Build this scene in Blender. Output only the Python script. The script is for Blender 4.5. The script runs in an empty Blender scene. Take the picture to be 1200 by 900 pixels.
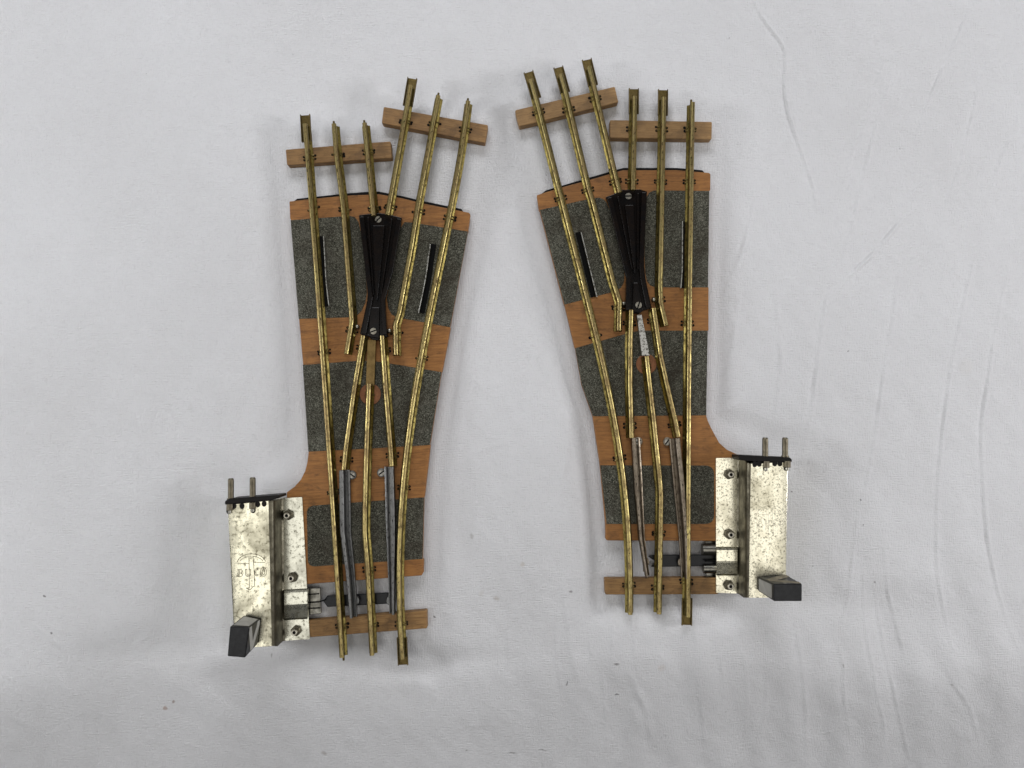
import bpy, bmesh, math, random
import numpy as np
from mathutils import Vector, Matrix
random.seed(4); rng = np.random.RandomState(7)
S = bpy.context.scene
COL = S.collection
MM = 0.001

# ------------------------------------------------------------------ camera
FPX = 901.0; CAM_H = 0.445; PITCH = math.radians(3.2)
cam_d = bpy.data.cameras.new("camera"); cam = bpy.data.objects.new("camera", cam_d); COL.objects.link(cam)
cam_d.sensor_width = 36; cam_d.lens = FPX / 1200 * 36; cam_d.clip_start = 0.01; cam_d.clip_end = 20
cam.location = (0, 0, CAM_H); cam.rotation_euler = (PITCH, 0, 0)
S.camera = cam
ROT = Matrix.Rotation(PITCH, 3, 'X')
def P(px, py, z):
    """real-world point (metres) at height z (mm) seen at that place of the photograph"""
    d = ROT @ Vector(((px - 600) / FPX, -(py - 450) / FPX, -1))
    t = (z * MM - CAM_H) / d.z
    return Vector((d.x * t, d.y * t, z * MM))

# ------------------------------------------------------------------ object helpers
W = {}
def link(o, parent=None, M=None):
    COL.objects.link(o)
    M = M or Matrix.Identity(4)
    if parent is not None:
        o.parent = parent
        o.matrix_local = W[parent.name].inverted() @ M
    else:
        o.matrix_local = M
    W[o.name] = M.copy()
    return o
def empty(name, loc):
    return link(bpy.data.objects.new(name, None), None, Matrix.Translation(loc))
def mesh_obj(name, verts, faces, mats, parent, M=None, midx=None, uvs=None, smooth=False):
    """verts in world metres; M = frame of the object"""
    M = M or Matrix.Translation(sum((Vector(v) for v in verts), Vector()) / len(verts))
    Mi = M.inverted()
    me = bpy.data.meshes.new(name)
    me.from_pydata([tuple(Mi @ Vector(v)) for v in verts], [], faces)
    for m in (mats if isinstance(mats, (list, tuple)) else [mats]): me.materials.append(m)
    if midx:
        for p, i in zip(me.polygons, midx): p.material_index = i
    if uvs:
        ul = me.uv_layers.new(name="run")
        for p in me.polygons:
            for li, u in zip(p.loop_indices, uvs[p.index]): ul.data[li].uv = u
    bm = bmesh.new(); bm.from_mesh(me)
    bmesh.ops.recalc_face_normals(bm, faces=bm.faces); bm.to_mesh(me); bm.free()
    if smooth:
        for p in me.polygons: p.use_smooth = True
    return link(bpy.data.objects.new(name, me), parent, M)
def bevel(o, w, seg=2, ang=35):
    b = o.modifiers.new("edge", 'BEVEL'); b.width = w * MM; b.segments = seg
    b.limit_method = 'ANGLE'; b.angle_limit = math.radians(ang); b.harden_normals = False
    return o
def prism_vf(low, high):
    n = len(low); v = list(low) + list(high)
    f = [list(range(n))[::-1], list(range(n, 2 * n))]
    for i in range(n):
        j = (i + 1) % n; f.append([i, j, n + j, n + i])
    return v, f
def prism(name, pts, z0, z1, mat, parent, bev=0.25, ang=None, seg=2):
    """outline measured at its top, extruded straight down"""
    hi = [P(x, y, z1) for x, y in pts]
    lo = [Vector((p.x, p.y, z0 * MM)) for p in hi]
    v, f = prism_vf(lo, hi)
    c = sum(v, Vector()) / len(v)
    M = Matrix.Translation(c) @ Matrix.Rotation(ang or 0, 4, 'Z')
    o = mesh_obj(name, v, f, mat, parent, M)
    if bev: bevel(o, bev, seg)
    return o
def rounded(pts, r, seg=5, only=None):
    out = []; n = len(pts)
    for i in range(n):
        if only is not None and i not in only: out.append(pts[i]); continue
        p = Vector(pts[i]); a = Vector(pts[i - 1]); b = Vector(pts[(i + 1) % n])
        da = (a - p); db = (b - p)
        ra = min(r, da.length * .45, db.length * .45)
        q0 = p + da.normalized() * ra; q1 = p + db.normalized() * ra
        for k in range(seg + 1):
            t = k / seg
            q = q0 * (1 - t) ** 2 + p * 2 * t * (1 - t) + q1 * t * t
            out.append((q.x, q.y))
    return out
def cyl_vf(a, b, r0, r1=None, n=16, rot=0.0):
    a = Vector(a); b = Vector(b); r1 = r0 if r1 is None else r1
    d = (b - a).normalized()
    u = d.orthogonal().normalized()
    if abs(d.z) > .9: u = Vector((1, 0, 0))
    w = d.cross(u).normalized()
    lo = [a + (u * math.cos(rot + 2 * math.pi * k / n) + w * math.sin(rot + 2 * math.pi * k / n)) * r0 for k in range(n)]
    hi = [b + (u * math.cos(rot + 2 * math.pi * k / n) + w * math.sin(rot + 2 * math.pi * k / n)) * r1 for k in range(n)]
    return prism_vf(lo, hi)
def merge(parts):
    V = []; F = []; I = []
    for k, (v, f) in enumerate(parts):
        o = len(V); V += v; F += [[i + o for i in q] for q in f]; I += [k] * len(f)
    return V, F, I
def autosmooth(o, ang=40):
    for p in o.data.polygons: p.use_smooth = True
    bm = bmesh.new(); bm.from_mesh(o.data)
    for e in bm.edges:
        if len(e.link_faces) == 2 and e.calc_face_angle(0) > math.radians(ang): e.smooth = False
    bm.to_mesh(o.data); bm.free()
    return o

def catmull(pts, step=8.0):
    P4 = [Vector(p) for p in pts]; out = []
    for i in range(len(P4) - 1):
        p0 = P4[i - 1] if i else P4[0] * 2 - P4[1]; p1 = P4[i]; p2 = P4[i + 1]
        p3 = P4[i + 2] if i + 2 < len(P4) else P4[-1] * 2 - P4[-2]
        n = max(2, int((p2 - p1).length / step))
        for k in range(n):
            t = k / n
            out.append(0.5 * ((2 * p1) + (p2 - p0) * t + (2 * p0 - 5 * p1 + 4 * p2 - p3) * t * t + (3 * p1 - p0 - 3 * p2 + p3) * t ** 3))
    out.append(P4[-1]); return [(v.x, v.y) for v in out]
def densify(pts, step=10.0):
    out = []
    for a, b in zip(pts, pts[1:]):
        a = Vector(a); b = Vector(b); n = max(1, int((b - a).length / step))
        out += [tuple(a.lerp(b, k / n)) for k in range(n)]
    out.append(tuple(pts[-1])); return out

def sweep(name, path, prof, z, mat, parent, scale=None, zpath=9.0, wob=0.0):
    """path in photo pixels (read at height zpath mm), profile in mm (u across to the right of travel, v up from z)"""
    w = [P(x, y, zpath) for x, y in path]
    n = len(w); m = len(prof); V = []; s = 0; ss = []
    ph = random.random() * 9
    for i, p in enumerate(w):
        d = (w[min(i + 1, n - 1)] - w[max(i - 1, 0)]); d.z = 0; d.normalize()
        r = Vector((d.y, -d.x, 0))
        if i: s += (w[i] - w[i - 1]).length
        ss.append(s)
        k = scale(i / (n - 1)) if scale else 1
        dz = wob * math.sin(ph + s * 45) * MM
        for u, v in prof:
            q = p + r * (u * k * MM); q.z = (z + v) * MM + dz; V.append(q)
    F = []; U = []
    per = [0]
    for j in range(m):
        a = Vector(prof[j]); b = Vector(prof[(j + 1) % m]); per.append(per[-1] + (b - a).length * MM)
    for i in range(n - 1):
        for j in range(m):
            k = (j + 1) % m
            F.append([i * m + j, i * m + k, (i + 1) * m + k, (i + 1) * m + j])
            U.append([(ss[i], per[j]), (ss[i], per[j + 1]), (ss[i + 1], per[j + 1]), (ss[i + 1], per[j])])
    F.append(list(range(m))[::-1]); U.append([(0, per[j]) for j in range(m)])
    F.append([(n - 1) * m + j for j in range(m)]); U.append([(s, per[j]) for j in range(m)])
    return V, F, U

# ------------------------------------------------------------------ materials
def newmat(name):
    m = bpy.data.materials.new(name); m.use_nodes = True
    nt = m.node_tree; nt.nodes.clear()
    out = nt.nodes.new('ShaderNodeOutputMaterial'); b = nt.nodes.new('ShaderNodeBsdfPrincipled')
    nt.links.new(b.outputs[0], out.inputs[0]); return m, nt, b
def N(nt, t, **kw):
    n = nt.nodes.new(t)
    for k, v in kw.items():
        if k in n.inputs.keys(): n.inputs[k].default_value = v
        else: setattr(n, k, v)
    return n
def ramp(nt, src, stops):
    r = nt.nodes.new('ShaderNodeValToRGB'); e = r.color_ramp.elements
    while len(e) < len(stops): e.new(.5)
    for q, (p, c) in zip(e, stops):
        q.position = p; q.color = (c, c, c, 1) if isinstance(c, (int, float)) else (*c, 1)
    nt.links.new(src, r.inputs[0]); return r.outputs[0]
def mixc(nt, f, a, b, mode='MIX'):
    m = nt.nodes.new('ShaderNodeMix'); m.data_type = 'RGBA'; m.blend_type = mode
    for s, v in ((0, f), (6, a), (7, b)):
        if hasattr(v, 'is_linked') or hasattr(v, 'links'): nt.links.new(v, m.inputs[s])
        elif isinstance(v, (int, float)): m.inputs[s].default_value = v if s == 0 else (v, v, v, 1)
        else: m.inputs[s].default_value = (*v, 1)
    return m.outputs[2]
def coords(nt, scale, kind='Object', rot=(0, 0, 0), uv=None):
    if uv: t = nt.nodes.new('ShaderNodeUVMap'); t.uv_map = uv; src = t.outputs[0]
    else: t = nt.nodes.new('ShaderNodeTexCoord'); src = t.outputs[kind]
    mp = nt.nodes.new('ShaderNodeMapping'); mp.inputs['Scale'].default_value = scale; mp.inputs['Rotation'].default_value = rot
    nt.links.new(src, mp.inputs[0]); return mp.outputs[0]
def noise(nt, vec, scale=1, detail=4, rough=.6, dist=0):
    n = N(nt, 'ShaderNodeTexNoise'); n.inputs['Scale'].default_value = scale; n.inputs['Detail'].default_value = detail
    n.inputs['Roughness'].default_value = rough; n.inputs['Distortion'].default_value = dist
    nt.links.new(vec, n.inputs['Vector']); return n.outputs['Fac']
def bump(nt, b, h, strength, dist):
    n = nt.nodes.new('ShaderNodeBump'); n.inputs['Strength'].default_value = strength; n.inputs['Distance'].default_value = dist
    nt.links.new(h, n.inputs['Height']); nt.links.new(n.outputs[0], b.inputs['Normal'])

def wood_mat(name, dark, mid, light, grime=.35, rough=.62):
    m, nt, b = newmat(name)
    g = noise(nt, coords(nt, (60, 1100, 600)), 1, 5, .65, .4)           # fine grain along the length
    c = ramp(nt, g, [(.28, dark), (.5, mid), (.72, light)])
    pores = noise(nt, coords(nt, (260, 2600, 900)), 1, 2, .5)
    c = mixc(nt, ramp(nt, pores, [(.56, 0.0), (.66, .6)]), c, dark)
    big = noise(nt, coords(nt, (70, 90, 70)), 1, 4, .6)
    c = mixc(nt, ramp(nt, big, [(.45, 0.0), (.75, grime)]), c, tuple(x * .45 for x in mid))
    st = noise(nt, coords(nt, (130, 210, 130)), 1, 5, .7, .5)
    c = mixc(nt, ramp(nt, st, [(.53, 0.0), (.67, .6)]), c, tuple(x * .5 for x in dark))
    oi = nt.nodes.new('ShaderNodeObjectInfo')
    c = mixc(nt, ramp(nt, oi.outputs['Random'], [(0, .0), (1, .38)]), c, tuple(x * .62 for x in mid))
    nt.links.new(c, b.inputs['Base Color']); b.inputs['Roughness'].default_value = rough
    bump(nt, b, g, .35, .0004)
    return m
WOOD = wood_mat("beech_wood", (.16, .060, .012), (.33, .137, .029), (.43, .192, .046))
SLEEPER = wood_mat("weathered_wood", (.15, .072, .021), (.285, .153, .050), (.38, .22, .082))
SLEEPER_PALE = wood_mat("pale_wood", (.18, .095, .030), (.35, .20, .074), (.45, .275, .115), grime=.7)

def metal(name, base, dark, rough, spots=.5, rough2=.5, scale=300, uv=False, stops=(.45, .7), bs=.15, metallic=1.0, streak=0):
    m, nt, b = newmat(name)
    v = coords(nt, (scale,) * 3)
    n1 = noise(nt, v, 1, 6, .7)
    f = ramp(nt, n1, [(stops[0], 0.0), (stops[1], spots)])
    c = mixc(nt, f, base, dark)
    if uv:
        st = noise(nt, coords(nt, (16, 1700, 1), uv='run'), 1, 3, .6)
        c = mixc(nt, ramp(nt, st, [(.48, 0.0), (.58, streak)]), c, dark)
        sp = noise(nt, coords(nt, (420, 900, 1), uv='run'), 1, 3, .7)
        c = mixc(nt, ramp(nt, sp, [(.565, 0.0), (.62, .95)]), c, tuple(x * .18 for x in dark))
    nt.links.new(c, b.inputs['Base Color']); b.inputs['Metallic'].default_value = metallic
    r = nt.nodes.new('ShaderNodeMapRange'); nt.links.new(f, r.inputs[0]); r.inputs['From Max'].default_value = max(spots, .01)
    r.inputs['To Min'].default_value = rough; r.inputs['To Max'].default_value = rough2
    nt.links.new(r.outputs[0], b.inputs['Roughness'])
    bump(nt, b, n1, bs, .0004)
    return m
BRASS = metal("aged_brass", (.54, .45, .18), (.23, .165, .078), .33, .9, .48, 130, True, streak=.85, stops=(.38, .62), bs=.04)
BRASS_SIDE = metal("shaded_tarnished_brass", (.36, .29, .09), (.10, .072, .024), .40, .85, .55, 180, True, streak=.7, stops=(.40, .64), bs=.05)  # tarnish, plus the shade of the rail sides put into the colour
BRASS_DULL = metal("dull_brass", (.27, .185, .075), (.14, .09, .035), .45, .8, .6, 260, True, streak=.6)
BRASS_DARK = metal("dark_brass", (.15, .11, .042), (.05, .034, .015), .44, .8, .6, 500)
ZINC = metal("zinc_blade", (.21, .21, .205), (.10, .10, .10), .50, .7, .55, 240, True, streak=.4)
SCREW = metal("dull_screw", (.36, .345, .31), (.12, .11, .09), .38, .8, .55, 700)
NICKEL = metal("nickel", (.44, .415, .35), (.14, .12, .085), .33, .8, .5, 600)
PIN = metal("brown_nickel", (.14, .122, .088), (.06, .05, .035), .38, .8, .5, 500)
BLADE_BROWN = metal("brown_blade", (.30, .255, .20), (.11, .085, .06), .42, .8, .55, 240, True, streak=.7)
TIN_DARK = metal("dark_tin", (.25, .24, .21), (.08, .075, .06), .3, .7, .5, 300)
STEEL = metal("worn_steel", (.58, .57, .53), (.10, .09, .07), .42, .95, .6, 700, stops=(.50, .58))

def tin_mat(name, base, d1, d2, amount, lo, fine=500, f0=.52):
    m, nt, b = newmat(name)
    v = coords(nt, (1, 1, 1))
    a = noise(nt, v, 60, 5, .62, .3); s = noise(nt, v, fine, 5, .72, .2); l = noise(nt, coords(nt, (1300, 40, 60)), 1, 3, .6)
    fa = ramp(nt, a, [(lo, 0.0), (lo + .2, amount)])
    fs = ramp(nt, s, [(f0, 0.0), (f0 + .13, amount)])
    c = mixc(nt, fa, base, d1); c = mixc(nt, fs, c, d2)
    c = mixc(nt, ramp(nt, l, [(.56, 0.0), (.7, .25)]), c, d2)
    nt.links.new(c, b.inputs['Base Color']); b.inputs['Metallic'].default_value = 1
    mx = nt.nodes.new('ShaderNodeMath'); mx.operation = 'MAXIMUM'; nt.links.new(fa, mx.inputs[0]); nt.links.new(fs, mx.inputs[1])
    r = nt.nodes.new('ShaderNodeMapRange'); nt.links.new(mx.outputs[0], r.inputs[0])
    r.inputs['To Min'].default_value = .22; r.inputs['To Max'].default_value = .42
    nt.links.new(r.outputs[0], b.inputs['Roughness'])
    bump(nt, b, s, .10, .0004)
    return m
TIN = tin_mat("tarnished_tinplate", (.80, .765, .60), (.36, .335, .245), (.14, .125, .08), .85, .44)
TIN_DULL = tin_mat("dull_tinplate", (.60, .59, .50), (.33, .32, .26), (.16, .15, .11), .85, .46)
TIN_BRIGHT = tin_mat("spotted_tinplate", (.84, .80, .64), (.56, .52, .38), (.10, .085, .05), .85, .50, 800, .51)
TIN_BROWN = metal("brown_tin", (.17, .155, .115), (.055, .048, .033), .40, .85, .55, 160, False, stops=(.38, .66))  # darker brownish tin for the upright wall, shoulder and nuts

def plain(name, c, rough, spec=.5, var=.35, scale=300, bs=.15, c2=None):
    m, nt, b = newmat(name)
    n = noise(nt, coords(nt, (scale,) * 3), 1, 5, .65)
    c2 = c2 or tuple(x * (1 - var) for x in c)
    nt.links.new(ramp(nt, n, [(.35, c2), (.65, c)]), b.inputs['Base Color'])
    b.inputs['Roughness'].default_value = rough; b.inputs['Specular IOR Level'].default_value = spec
    bump(nt, b, n, bs, .0003); return m
BAKELITE = plain("black_bakelite", (.0045, .0042, .0044), .22, .20, .4, 200, .03, (.009, .006, .0045))
FIBRE = plain("black_fibre", (.008, .0065, .006), .5, .16, .4, 300)
BLUED = plain("blued_steel", (.011, .0115, .014), .36, .30, .4, 300)
LAMP_BLACK = plain("black_paint", (.017, .0175, .019), .34, .24, .5, 330, .1, (.007, .007, .008))
LAMP_WHITE = plain("grey_white_paint", (.52, .51, .47), .6, .3, .2, 200, .1)
LAMP_GREY = plain("grey_paint", (.40, .39, .355), .6, .3, .2, 200, .1)
LAMP_TAN = plain("yellowed_paint", (.26, .225, .16), .6, .3, .5, 300, .1)
WASHER = plain("red_brown_fibre", (.30, .125, .055), .6, .3, .35, 400)
BLACK = plain("flat_black", (.004, .004, .004), .7, .1, .3, 300)  # plain black: wires, foot plates, slot floors and discs drawn as holes
INK = plain("engraved_dirt", (.10, .085, .045), .6, .2, .3, 900)

def ballast_mat():
    m, nt, b = newmat("grit_ballast")
    v = coords(nt, (1, 1, 1))
    vo = nt.nodes.new('ShaderNodeTexVoronoi'); vo.inputs['Scale'].default_value = 2500; nt.links.new(v, vo.inputs['Vector'])
    sep = nt.nodes.new('ShaderNodeSeparateColor'); nt.links.new(vo.outputs['Color'], sep.inputs[0])
    c = ramp(nt, sep.outputs[0], [(0, (.018, .018, .013)), (.45, (.064, .063, .048)), (.8, (.118, .116, .090)), (1, (.23, .225, .18))])
    worn = noise(nt, v, 60, 5, .65)
    c = mixc(nt, ramp(nt, worn, [(.42, 0.0), (.7, .75)]), c, (.034, .027, .019))
    dust = noise(nt, v, 95, 6, .7)
    c = mixc(nt, ramp(nt, dust, [(.54, 0.0), (.72, .55)]), c, (.18, .17, .14))
    nt.links.new(c, b.inputs['Base Color']); b.inputs['Roughness'].default_value = .9; b.inputs['Specular IOR Level'].default_value = .2
    g = noise(nt, v, 1500, 2, .6); bump(nt, b, g, .6, .0005)
    return m
BALLAST = ballast_mat()

# ------------------------------------------------------------------ the sheet
STAINS = [  # px, py, rx, ry (px), strength, colour
    (184, 838, 5, 4, .75, (.30, .16, .10)), (195, 829, 3, 3, .8, (.20, .12, .07)), (553, 627, 4, 5, .45, (.25, .22, .19)),
    (612, 659, 5, 4, .4, (.36, .28, .18)), (582, 700, 5, 4, .4, (.36, .29, .2)), (564, 694, 5, 6, .15, (.4, .33, .22)), (775, 782, 8, 6, .22, (.42, .30, .20)),
    (58, 696, 2.2, 2, .9, (.06, .05, .05)), (65, 740, 2.4, 1.8, .9, (.06, .05, .05)), (509, 723, 2, 1.6, .9, (.06, .05, .04)), (668, 691, 4, 2, .75, (.08, .06, .05)),
    (665, 802, 1.6, 5, .8, (.06, .05, .05)), (722, 777, 6, 1.6, .85, (.06, .05, .04)), (724, 818, 4, 1.4, .9, (.05, .05, .04)), (600, 899, 9, 1.4, .8, (.06, .05, .04)), (637, 895, 9, 1.2, .7, (.10, .09, .08)),
    (318, 769, 1.4, 5, .6, (.12, .11, .1)), (370, 900, 5, 4, .5, (.2, .15, .12)), (991, 413, 1.6, 1.4, .9, (.06, .05, .05)), (1007, 585, 1.8, 1.6, .9, (.06, .05, .05)), (928, 576, 1.6, 1.4, .9, (.06, .05, .05)),
    (1025, 682, 1.8, 1.8, .8, (.1, .09, .08)), (1010, 615, 1.5, 1.2, .9, (.06, .05, .05)), (952, 663, 1.3, 1.2, .8, (.1, .1, .1)), (990, 782, 1.6, 4, .5, (.15, .13, .11)), (1117, 804, 2.5, 2, .45, (.2, .18, .15)), (857, 842, 3, 2.5, .5, (.2, .18, .16)),
    (554, 100 , 1, 1, .5, (.1, .1, .1)), (574, 190, 1.2, 1.2, .7, (.1, .1, .1)), (854, 47, 1.3, 1.5, .7, (.1, .1, .1)), (173, 87, 1.2, 1.2, .6, (.12, .12, .12)), (341, 61, 1.2, 1.2, .5, (.12, .12, .12)), (1056, 173, 1.3, 1.5, .5, (.12, .12, .12)), (560, 165, 1.2, 1.2, .4, (.12, .12, .12)),
    (228, 478, 4, 9, .12, (.3, .28, .25)), (105, 258, 6, 5, .08, (.3, .28, .25)), (1130, 430, 14, 16, .10, (.50, .42, .32)), (545, 895, 2, 2, .6, (.1, .09, .08)), (640, 205, 1.2, 1.2, .5, (.1, .1, .1)),
]
def sheet_mat():
    m, nt, b = newmat("white_cotton")
    v = coords(nt, (1, 1, 1))
    base = mixc(nt, ramp(nt, noise(nt, v, 9, 4, .6), [(.35, 0.0), (.7, 1.0)]), (.735, .732, .745), (.695, .69, .70))
    thr = noise(nt, coords(nt, (260, 1700, 1)), 1, 3, .7); thr2 = noise(nt, coords(nt, (1700, 260, 1)), 1, 3, .7)
    ad = nt.nodes.new('ShaderNodeMath'); ad.operation = 'ADD'; nt.links.new(thr, ad.inputs[0]); nt.links.new(thr2, ad.inputs[1])
    wv = N(nt, 'ShaderNodeTexWave', bands_direction='X'); wv.inputs['Scale'].default_value = 1; wv.inputs['Distortion'].default_value = 1.2; wv.inputs['Detail'].default_value = 1
    nt.links.new(coords(nt, (330, 0, 0)), wv.inputs['Vector'])
    wv2 = N(nt, 'ShaderNodeTexWave', bands_direction='Y'); wv2.inputs['Scale'].default_value = 1; wv2.inputs['Distortion'].default_value = 1.2; wv2.inputs['Detail'].default_value = 1
    nt.links.new(coords(nt, (0, 330, 0)), wv2.inputs['Vector'])
    wm = nt.nodes.new('ShaderNodeMath'); wm.operation = 'ADD'; nt.links.new(wv.outputs['Fac'], wm.inputs[0]); nt.links.new(wv2.outputs['Fac'], wm.inputs[1])
    w3 = nt.nodes.new('ShaderNodeMath'); w3.operation = 'MULTIPLY_ADD'; nt.links.new(wm.outputs[0], w3.inputs[0]); w3.inputs[1].default_value = .07; nt.links.new(ad.outputs[0], w3.inputs[2])
    base = mixc(nt, ramp(nt, ad.outputs[0], [(.70, .40), (1.15, 0.0)]), base, (.58, .575, .59))
    geo = nt.nodes.new('ShaderNodeNewGeometry')
    wn = nt.nodes.new('ShaderNodeTexNoise'); wn.inputs['Scale'].default_value = 350; wn.inputs['Detail'].default_value = 2
    nt.links.new(geo.outputs['Position'], wn.inputs['Vector'])
    off = nt.nodes.new('ShaderNodeVectorMath'); off.operation = 'MULTIPLY_ADD'
    nt.links.new(wn.outputs['Color'], off.inputs[0]); off.inputs[1].default_value = (.0022, .0022, 0)
    nt.links.new(geo.outputs['Position'], off.inputs[2])
    for px, py, rx, ry, st, colr in STAINS:
        rx *= .8; ry *= .8; st *= .75
        c = P(px, py, 0); k = .5 * MM
        mp = nt.nodes.new('ShaderNodeMapping'); mp.vector_type = 'POINT'
        mp.inputs['Scale'].default_value = (1 / (rx * k), 1 / (ry * k), 0)
        mp.inputs['Location'].default_value = (-(c.x + .0011) / (rx * k), -(c.y + .0011) / (ry * k), 0)
        nt.links.new(off.outputs[0], mp.inputs[0])
        ln = nt.nodes.new('ShaderNodeVectorMath'); ln.operation = 'LENGTH'; nt.links.new(mp.outputs[0], ln.inputs[0])
        f = ramp(nt, ln.outputs['Value'], [(.45, st), (1.0, 0.0)])
        base = mixc(nt, f, base, colr)
    nt.links.new(base, b.inputs['Base Color']); b.inputs['Roughness'].default_value = .9; b.inputs['Specular IOR Level'].default_value = .15
    b.inputs['Sheen Weight'].default_value = .08
    bump(nt, b, w3.outputs[0], .85, .0008)
    return m
CREASES = [  # amplitude mm, width mm, pixels
    (.40, .9, [(876, -8), (890, 22), (905, 42), (917, 58), (920, 75), (919, 95), (925, 130), (935, 160), (945, 190), (954, 218), (957, 245)]),
    (.25, .9, [(1142, -5), (1125, 40), (1112, 65), (1100, 95), (1085, 130), (1074, 165)]),
    (.22, .9, [(1165, 60), (1150, 100), (1140, 150), (1125, 205), (1107, 250)]),
    (.38, .8, [(1077, 243), (1060, 255), (1045, 272), (1032, 287), (1020, 300), (1000, 318), (975, 340)]),
    (.3, .7, [(1092, 209), (1080, 217), (1067, 230)]),
    (.28, 1.2, [(890, 215), (880, 250), (868, 300), (850, 340), (840, 385)]),
    (.22, 1.2, [(1050, 75), (1045, 90), (1030, 140), (1020, 180), (1005, 240), (990, 290), (980, 318)]),
    (.25, 1.2, [(1063, 300), (1050, 330), (1045, 370), (1035, 420), (1030, 460), (1022, 520), (1012, 580)]),
    (.28, 1.2, [(1145, 295), (1130, 350), (1115, 420), (1108, 470), (1100, 550), (1098, 600), (1100, 680), (1115, 760)]),
    (.3, 1.1, [(1182, 310), (1165, 390), (1158, 440), (1150, 510), (1153, 570), (1157, 630), (1165, 680), (1180, 735), (1197, 772)]),
    (.26, 1.4, [(978, 320), (967, 350), (958, 400), (950, 470), (945, 500), (937, 560)]),
    (.45, 1.6, [(928, 705), (937, 755), (945, 800), (955, 850), (962, 900)]),
    (.35, 1.2, [(1005, 600), (1000, 640), (993, 700), (985, 740)]),
    (.40, 1.0, [(1025, 680), (1030, 720), (1040, 770), (1055, 820), (1072, 865), (1086, 905)]),
    (.35, 1.0, [(1012, 660), (1012, 700), (1015, 740), (1030, 810), (1045, 850), (1058, 895)]),
    (.35, 1.2, [(1035, 640), (1042, 700), (1052, 735), (1061, 772)]),
    (.32, 1.2, [(978, 740), (990, 780), (995, 820), (1010, 875)]),
    (.3, 1.4, [(1100, 770), (1125, 810), (1145, 835), (1172, 895)]),
    (.3, 1.6, [(838, 745), (846, 780), (852, 815), (856, 850)]),
    (.35, 1.3, [(706, 790), (711, 830), (714, 862), (716, 900)]), (.5, 2.5, [(735, 785), (757, 830), (768, 868), (772, 895)]), (.35, 2.0, [(658, 665), (664, 720), (672, 775), (680, 810)]),
    (.25, 1.5, [(595, 735), (598, 790)]), (.3, 1.2, [(712, 700), (718, 740), (716, 775)]), (.25, 1.4, [(690, 745), (694, 775)]),
    (.2, 1.5, [(238, -5), (258, 45), (275, 85), (288, 135)]), (.18, 1.2, [(255, 20), (272, 80), (285, 110)]), (.15, 1.4, [(238, 160), (262, 215)]),
    (.25, 1.2, [(5, 785), (25, 802)]), (.25, 1.4, [(40, 725), (70, 752), (92, 778)]), (.2, 1.4, [(92, 480), (98, 520), (101, 560)]), (.15, 1.4, [(240, 380), (262, 410), (270, 440)]),
    (.18, 1.5, [(985, 235), (1000, 180), (1020, 120), (1040, 60)]), (.18, 1.5, [(1195, 150), (1180, 180), (1165, 220)]), (.2, 1.5, [(865, 340), (858, 400), (850, 450)]), (.2, 1.6, [(905, 330), (912, 420), (905, 500)]),
    (.2, 1.5, [(635, 45), (628, 65)]), (.06, 2.2, [(545, 470), (570, 455), (610, 440)]), (.22, 1.6, [(640, 610), (655, 570), (665, 520), (672, 470)]), (.08, 1.6, [(520, 560), (560, 530), (600, 515)]),
    (.09, 1.0, [(395, 850), (420, 835), (445, 825)]), (.12, 1.2, [(365, 800), (385, 780)]), (.08, 1.5, [(520, 870), (560, 860), (600, 862)]), (.25, 1.4, [(690, 480), (700, 540), (703, 600)]), (.22, 1.5, [(735, 700), (742, 745), (745, 780)]), (.22, 1.5, [(655, 700), (652, 760), (660, 820)]), (.2, 1.6, [(870, 760), (880, 820), (885, 880)]), (.2, 1.4, [(540, 500), (552, 450), (560, 400)]),
    (.25, 1.2, [(900, 790), (905, 840), (900, 880)]), (.22, 1.3, [(820, 800), (830, 850), (838, 900)]), (.25, 1.2, [(805, 690), (812, 730), (815, 770)]),
]
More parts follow.
